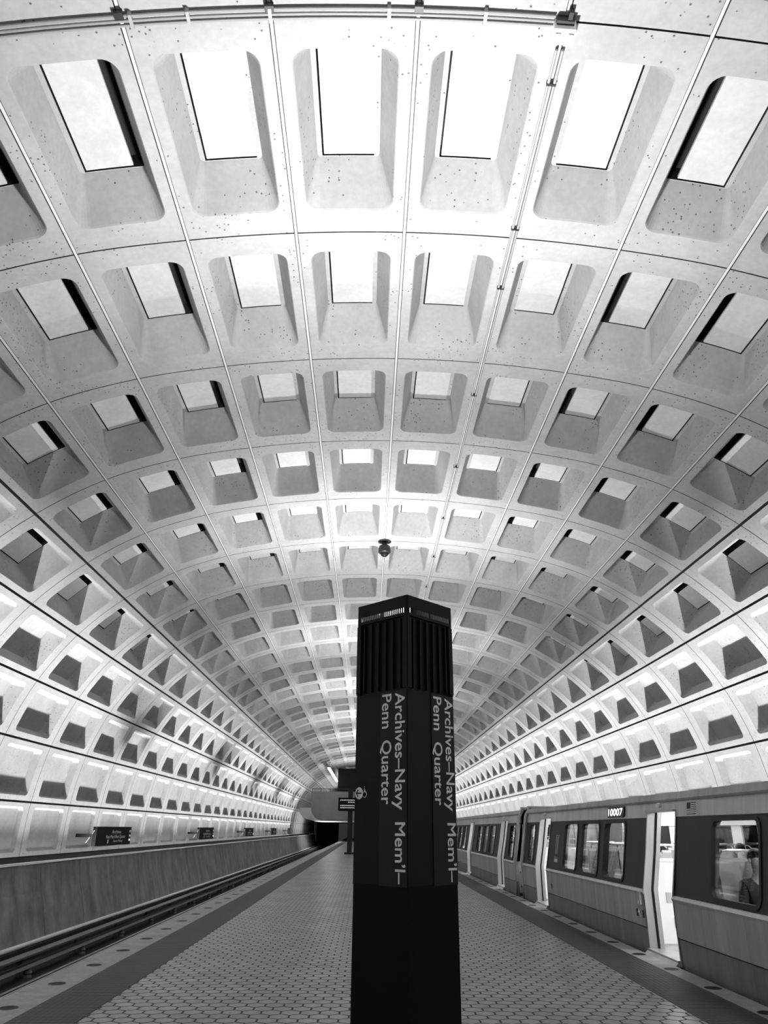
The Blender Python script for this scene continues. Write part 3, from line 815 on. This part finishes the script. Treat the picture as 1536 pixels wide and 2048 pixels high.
# ------------------------------------------------------------------ seated passengers
def skinned(name, m_, pts, edges, radii, parent=None, sub=2, root=0):
    me = bpy.data.meshes.new(name); me.from_pydata(pts, edges, []); me.update()
    o = bpy.data.objects.new(name, me); COL.objects.link(o)
    me.materials.append(M[m_])
    sk = o.modifiers.new('skin', 'SKIN'); sk.use_smooth_shade = True
    if not me.skin_vertices: 
        bpy.context.view_layer.objects.active = o
        with bpy.context.temp_override(object=o, active_object=o): bpy.ops.mesh.customdata_skin_add()
    for k, r_ in enumerate(radii): me.skin_vertices[0].data[k].radius = (r_, r_) if not isinstance(r_, tuple) else r_
    me.skin_vertices[0].data[root].use_root = True
    sb = o.modifiers.new('sub', 'SUBSURF'); sb.levels = sub; sb.render_levels = sub
    if parent: o.parent = parent
    return o
def person(loc, rot, label, coat, hair='hair', tilt=0.0, long_hair=False):
    """seated on a seat at z=.49, local +y forwards"""
    P = []; Ed = []; Rr = []
    def v(x, y, z, r_, to=None):
        P.append((x, y, z)); Rr.append(r_)
        if to is not None: Ed.append((to, len(P)-1))
        return len(P)-1
    pel = v(0, 0, .10, (.16, .13)); sp1 = v(0, -.02, .28, (.15, .11), pel); sp2 = v(0, -.01, .45, (.17, .12), sp1); nk0 = v(0, .0, .57, (.09, .08), sp2); nk = v(tilt*.1, .02, .64, .052, nk0)
    hd = v(tilt*.5, .04, .73, (.078, .088), nk); hd2 = v(tilt*.8, .035, .82, (.070, .085), hd)
    for s_ in (-1, 1):
        sh = v(s_*.17, -.01, .50, .062, sp2); el = v(s_*.24, .03, .25, .047, sh); wr = v(s_*.12, .26, .17, .030, el); pm_ = v(s_*.08, .33, .165, (.036, .018), wr)
        for q, (fx_, ln) in enumerate(((-.024, .070), (-.008, .080), (.008, .075), (.024, .058))):
            a1 = v(s_*.08+fx_, .365, .165, .0095, pm_); a2 = v(s_*.08+fx_, .365+ln*.5, .158, .0085, a1); v(s_*.08+fx_, .365+ln*.85, .140, .007, a2)
        th = v(s_*.05, .31, .175, .0105, pm_); v(s_*.035, .345, .165, .009, th)
        hp = v(s_*.09, .05, .09, .09, pel); kn = v(s_*.11, .47, .10, .062, hp); an = v(s_*.11, .50, -.33, .042, kn); ft = v(s_*.11, .52, -.41, .045, an); v(s_*.11, .64, -.435, .034, ft)
    body = skinned('person', 'skin', P, Ed, Rr)
    body.location = loc; body.rotation_euler = (0, 0, rot)
    tag(body, label, 'person')
    hx, hz = tilt*.8, .80
    # jacket over torso and arms
    Q = []; E2 = []; R2 = []
    def u(x, y, z, r_, to=None):
        Q.append((x, y, z)); R2.append(r_)
        if to is not None: E2.append((to, len(Q)-1))
        return len(Q)-1
    c0 = u(0, 0, .06, (.19, .16)); c1 = u(0, -.02, .28, (.18, .14), c0); c2 = u(0, -.01, .46, (.20, .145), c1); u(0, 0, .60, (.085, .08), c2)
    for s_ in (-1, 1): a1 = u(s_*.18, -.01, .50, .080, c2); a2 = u(s_*.25, .03, .25, .064, a1); u(s_*.14, .225, .18, .047, a2)
    jk = skinned('jacket', coat, Q, E2, R2, body)
    for s_ in (-1, 1): pass
    tr_ = skinned('trousers', 'coatdark', [(0, 0, .08), (.09, .05, .09), (.11, .47, .10), (.11, .50, -.30), (-.09, .05, .09), (-.11, .47, .10), (-.11, .50, -.30)], [(0, 1), (1, 2), (2, 3), (0, 4), (4, 5), (5, 6)], [.14, .105, .078, .062, .105, .078, .062], body)
    # hair shell
    mb = MB(); n = 16; vs = []
    for i in range(9):
        ph = math.pi*(i/8)*.62
        for k in range(n):
            th_ = 2*math.pi*k/n; rr_ = math.sin(ph)
            front = math.sin(th_) > .3
            zz = math.cos(ph) if not (front and ph > .9) else math.cos(.9)+.02
            rq = rr_ if not (front and ph > .9) else math.sin(.9)
            vs.append((hx+.098*rq*math.cos(th_), .028+.108*rq*math.sin(th_), hz+.008+.112*zz))
    mb.add(vs, [(i*n+k, i*n+(k+1) % n, (i+1)*n+(k+1) % n, (i+1)*n+k) for i in range(8) for k in range(n)])
    if long_hair:
        mb.prism([(hx-.09, -.02), (hx-.095, -.085), (hx+.095, -.085), (hx+.09, -.02)], 'z', hz-.24, hz+.02)
    me = mb.mesh('hair', hair); me.polygons.foreach_set('use_smooth', [True]*len(me.polygons)); h_ = bpy.data.objects.new('hair', me); COL.objects.link(h_); h_.parent = body
    # face: eyes, nose, mouth, ears
    mb = MB()
    for s_ in (-1, 1): mb.lathe((hx+s_*.030, .117, hz-.022), [(.002, -.006), (.010, 0), (.002, .006)], 8)
    mb.box(hx-.022, hx+.022, .112, .121, hz-.088, hz-.080)
    me = mb.mesh('eyes_and_mouth', 'hair'); f_ = bpy.data.objects.new('facial_features', me); COL.objects.link(f_); f_.parent = body
    mb = MB(); mb.add([(hx-.006, .115, hz-.02), (hx+.006, .115, hz-.02), (hx+.014, .115, hz-.058), (hx-.014, .115, hz-.058), (hx, .142, hz-.052)], [(0, 1, 4), (1, 2, 4), (2, 3, 4), (3, 0, 4)])
    for s_ in (-1, 1): mb.lathe((hx+s_*.085, .03, hz-.055), [(.006, 0), (.018, .02), (.018, .045), (.006, .06)], 8)
    me = mb.mesh('nose_and_ears', 'skin'); f_ = bpy.data.objects.new('nose_and_ears', me); COL.objects.link(f_); f_.parent = body
    return body
person((4.90, 13.87, .50), R(180), 'person with dark hair dozing in a seat, framed by the open nearest door', 'coatgrey', tilt=-.12)
person((6.72, 14.47, .50), R(180), 'person with dark hair in a pale coat seen through the window nearest the right edge', 'coatlight', long_hair=True)
person((4.80, 9.97, .50), R(180), 'person in a dark jacket close behind the glass at the right edge of the photo', 'coatdark')

# ------------------------------------------------------------------ things on the ceiling and walls
# conduit run down the second joint right of the crown
def vpt(y, s, w_): return Vector(vp(y, s, w_))
SB = 1.0
mb = MB()
for ds in (-.022, .022):
    mb.tube([vpt(y, SB+ds, -.035) for y in (Y0+.25, Y0+L*10)], .016, 8)
for ds in (.0,): mb.tube([vpt(y, SB+ds, -.05) for y in (Y0+L*10, YS+L*40)], .02, 8)
cdt = mb.build('conduit', 'pipe'); tag(cdt, 'pair of steel conduits running down a long ceiling joint from the junction box', 'conduit')
for i in range(0, 9):
    for f_ in (.33,) if i else (.22, .93):
        y = Y0+(i+f_)*L; mb = MB()
        p_ = [vpt(y+dy, SB+ds, w_) for dy in (-.012, .012) for ds in (-.036, .036) for w_ in (-.054, -.004)]
        mb.add(p_, [(0, 1, 3, 2), (4, 6, 7, 5), (0, 4, 5, 1), (2, 3, 7, 6), (0, 2, 6, 4), (1, 5, 7, 3)])
        mb.build('clamp', 'dark', cdt)
mb = MB()
for dy, w_ in ((-.055, -.03), (-.02, -.045), (.03, -.03)):
    pts = [vpt(Y0+dy+(0.05*math.sin(s*3) if False else 0), s, w_) for s in [-6+q*.25 for q in range(28)]+[.92]]
    mb.tube(pts, .014, 8)
cw = mb.build('conduit', 'pipe'); tag(cw, 'bundle of conduits crossing the ceiling on the joint left of the junction box', 'conduit')
for s in (-3.5, -1.93, -1.55, -1.0, -.2, .45):
    mb = MB(); p_ = [vpt(Y0+dy, s+ds, w_) for dy in (-.08, .05) for ds in (-.012, .012) for w_ in (-.065, -.0)]
    mb.add(p_, [(0, 1, 3, 2), (4, 6, 7, 5), (0, 4, 5, 1), (2, 3, 7, 6), (0, 2, 6, 4), (1, 5, 7, 3)]); mb.build('clamp', 'pipe', cw)
# junction box
jb = thing('junction_box', tuple(vpt(Y0, SB, -.05)), 'white junction box where the ceiling conduits meet, top right of centre', 'junction box')
def bar_s(y0, y1, s0, s1, w0, w1):
    m_ = MB(); p_ = [vpt(y, s, w_) for y in (y0, y1) for s in (s0, s1) for w_ in (w0, w1)]
    return m_.add(p_, [(0, 1, 3, 2), (4, 6, 7, 5), (0, 4, 5, 1), (2, 3, 7, 6), (0, 2, 6, 4), (1, 5, 7, 3)])
bar_s(Y0-.02, Y0+.13, SB-.085, SB+.065, -.14, -.005).build('box_body', 'white', jb)
bar_s(Y0-.06, Y0-.022, SB-.07, SB+.05, -.09, -.005).build('box_bracket', 'dark', jb)
bar_s(Y0-.13, Y0-.062, SB+.0, SB+.03, -.08, -.005).build('box_clip', 'dark', jb)
for s in (-.05, .04): bar_s(Y0+.02, Y0+.09, SB+s-.018, SB+s+.018, -.155, -.14).build('box_cover_plate', 'pipe', jb)
# black terminal nubs at the crossings to the left
for s in (-2, -1, 0):
    tag(bar_s(Y0-.10, Y0-.04, s-.03, s+.03, -.06, -.0).build('conduit_clip', 'dark'), 'small dark clip at the joint crossing, %s left of the junction box' % {-2: 'third', -1: 'second', 0: 'first'}[s], 'clip', 'dark clips along the top conduit')
# security camera
c = vpt(Y0+5*L, 0, 0); sc_ = thing('security_camera', tuple(c), 'black dome security camera hanging from a joint crossing at the crown', 'camera')
mb = MB(); mb.lathe((c.x, c.y, c.z), [(.17, .0), (.17, -.015), (.07, -.05), (.05, -.09)], 20); mb.box(c.x+.06, c.x+.12, c.y-.12, c.y-.05, c.z-.03, c.z+.03); mb.build('mounting_plate', 'dark', sc_)
mb = MB(); mb.lathe((c.x, c.y, c.z-.09), [(.05, 0), (.14, -.05), (.16, -.12), (.165, -.22), (.15, -.24)], 20); mb.build('housing', 'dark', sc_, smooth=True)
mb = MB(); mb.lathe((c.x, c.y, c.z-.32), [(.11, 0), (.105, -.04), (.08, -.085), (.04, -.11), (.01, -.115)], 20); mb.build('dome', 'black', sc_, smooth=True)

# station name boards on the left wall
ORD = ['nearest', 'second nearest', 'third nearest', 'fourth nearest', 'farthest']
for k, (ya, yb) in enumerate(((24.75, 28.35), (39.95, 43.6), (55.1, 58.9), (70.2, 74.0), (85.4, 89.2))):
    x = -8.2
    sb = thing('station_name_board', (x, (ya+yb)/2, 1.05), 'dark station name board with white lettering on the left wall, %s' % ORD[k], 'sign', 'station name boards on the left wall')
    mb = MB(); mb.box(x-.12, x, ya, yb, 1.05, 1.60); pn = mb.build('panel', 'signblack', sb)
    mb = MB(); ym = (ya+yb)/2+.15
    put_text(mb, 'Archives', (x+.006, ym, 1.40), (0, 1, 0), (0, 0, 1), .95, .10, .01, True); mb.build('lettering', 'letter', pn); mb = MB()
    put_text(mb, 'Navy Mem\u2019l-Penn Quarter', (x+.006, ym, 1.255), (0, 1, 0), (0, 0, 1), 2.0, .10, .01, True); mb.build('lettering', 'letter', pn); mb = MB()
    put_text(mb, '-  Next to Whitney', (x+.006, ym+.2, 1.14), (0, 1, 0), (0, 0, 1), 1.1, .07, .01, True)
    mb.add([(x+.006, ym-.85, 1.11), (x+.006, ym-.72, 1.11), (x+.006, ym-.72, 1.22), (x+.006, ym-.85, 1.22)], [(0, 1, 2, 3)])
    mb.build('lettering', 'letter', pn)
    mb = MB()
    for z in (1.46, 1.32, 1.20): mb.lathe((x+.004, yb-.18, z), [(.001, -.04), (.035, -.03), (.045, 0), (.035, .03), (.001, .04)], 10)
    mb.build('line_badges', 'letter', pn)
    mb = MB()
    for yy in (ya-.12, yb-.35): mb = MB(); mb.box(x-.58, x-.12, yy, yy+.05, 1.30, 1.40); mb.build('bracket', 'rubber', sb)
    mb = MB(); mb.tube([(x-.06, ya-.04, 1.5), (x-.28, ya-.04, 1.15)], .018, 6); mb.build('brace', 'cover', sb)

# ------------------------------------------------------------------ departures board on a post
pb = thing('departures_board', (-1.15, 55.5, 0), 'hanging departures board with dotted white text on a dark post, left of the pylon', 'sign')
mb = MB(); mb.box(-1.28, -.95, 55.4, 55.7, 0, 4.1); mb.box(-1.45, -.8, 55.25, 55.85, 0, .12); mb.build('post', 'dark', pb)
mb = MB(); mb.box(-1.95, -.2, 55.05, 55.3, 2.72, 3.58); sc2 = mb.build('screen_case', 'black', pb)
mb = MB()
random.seed(3)
for row, z in enumerate((3.44, 3.30, 3.09, 2.95)):
    for k in range(15):
        xx = -1.80+k*.105; 
        if row == 1 and k < 5: continue
        for q in range(2): mb.box(xx+q*.035, xx+q*.035+.028, 55.04, 55.052, z-.03+q*.03-.02, z-.03+q*.03+.015)
mb.build('dot_text', 'led', sc2)

# ------------------------------------------------------------------ mezzanine across the far end
MY = 90.0
mz = thing('mezzanine', (CX, MY, 2.4), 'concrete mezzanine balcony with rounded underside crossing the far end', 'balcony')
def tub(x0, x1, z0, z1, r_):
    pts = [(x0, z1)]+[(x0+r_-r_*math.cos(R(a_)), z0+r_-r_*math.sin(R(a_))) for a_ in range(0, 91, 10)]+[(x1-r_+r_*math.sin(R(a_)), z0+r_-r_*math.cos(R(a_))) for a_ in range(0, 91, 10)]+[(x1, z1)]
    return pts
mb = MB(); mb.prism(tub(-6.25, 7.0, 2.42, 5.47, 1.35), 'y', MY, MY+1.0); mb.build('parapet_front', 'mezz', mz)
mb = MB(); mb.prism([(-8.1, 3.35), (-7.6, 2.75), (-6.3, 2.42), (7.0, 2.42), (8.3, 2.75), (8.8, 3.35), (8.8, 3.9), (-8.1, 3.9)], 'y', MY+7, MY+48); mb.prism([(-6.2, 2.9), (6.9, 2.9), (6.9, 3.9), (-6.2, 3.9)], 'y', MY+1, MY+7); mb.build('deck', 'soffit', mz)
mb = MB()
for q in range(14): x = -6.2+q*1.0; mb.box(x, x+.05, MY+.2, MY+.25, 5.47, 5.75)
mb.box(-6.2, 6.9, MY+.18, MY+.27, 5.72, 5.78); mb.build('railing', 'dark', mz)
mb = MB(); mb.box(-3.35, -1.0, MY+1.2, MY+3.2, 3.905, 8.05); tw = mb.build('tower_body', 'black'); tw.name = 'elevator_tower'
tag(tw, 'dark boxy elevator tower rising above the mezzanine balcony', 'elevator')
mb = MB(); mb.box(-8.6, -4.5, 131, 133, -1.1, 3.3); mb.box(3.0, 8.5, 131, 133, -1.1, 3.3); struct('wall_far', mb, 'ledge', 'dark walls below the far end of the mezzanine')
mb = MB(); mb.box(-8.3, -7.9, 128.5, 130.8, -1.1, 2.7); struct('trim_8', mb, 'soffit', 'pale pier at the far end of the left track wall')
for k, (x, y) in enumerate(((-1.4, 100), (-1.4, 112))):
    mb = MB(); mb.box(x, x+.6, y, y+.6, 0, 2.9); tag(mb.build('square_column', 'mezz'), 'square concrete column beneath the mezzanine, %s' % ('nearer' if k == 0 else 'farther'), 'column')
# closing wall with the dark tunnel portals
mb = MB(); mb.box(CX-9.4, CX+9.4, YE, YE+.3, 3.4, 9.0); mb.box(CX-9.4, CX-8, YE, YE+.3, -1.3, 3.4); mb.box(CX+8, CX+9.4, YE, YE+.3, -1.3, 3.4); mb.box(-1.5, 2.2, YE, YE+.3, -1.3, 3.4)
struct('wall_end', mb, 'mezz', 'end wall of the station with tunnel openings')
# tube light hung over the left side of the mezzanine
tl = thing('hanging_tube_light', (-4.0, 88, 7.3), 'long white tube light hung lengthwise near the far left of the vault', 'light')
mb = MB(); mb.box(-4.05, -3.83, 80.5, 104, 7.28, 7.40); mb.build('lamp_body', 'tube', tl)
mb = MB(); mb.box(-4.10, -3.78, 80.4, 104.1, 7.40, 7.50)
for y in (81, 88, 95, 102): mb.tube([(-3.94, y, 7.5), (-3.94, y, 7.95)], .02, 6)
mb.build('lamp_housing', 'dark', tl)
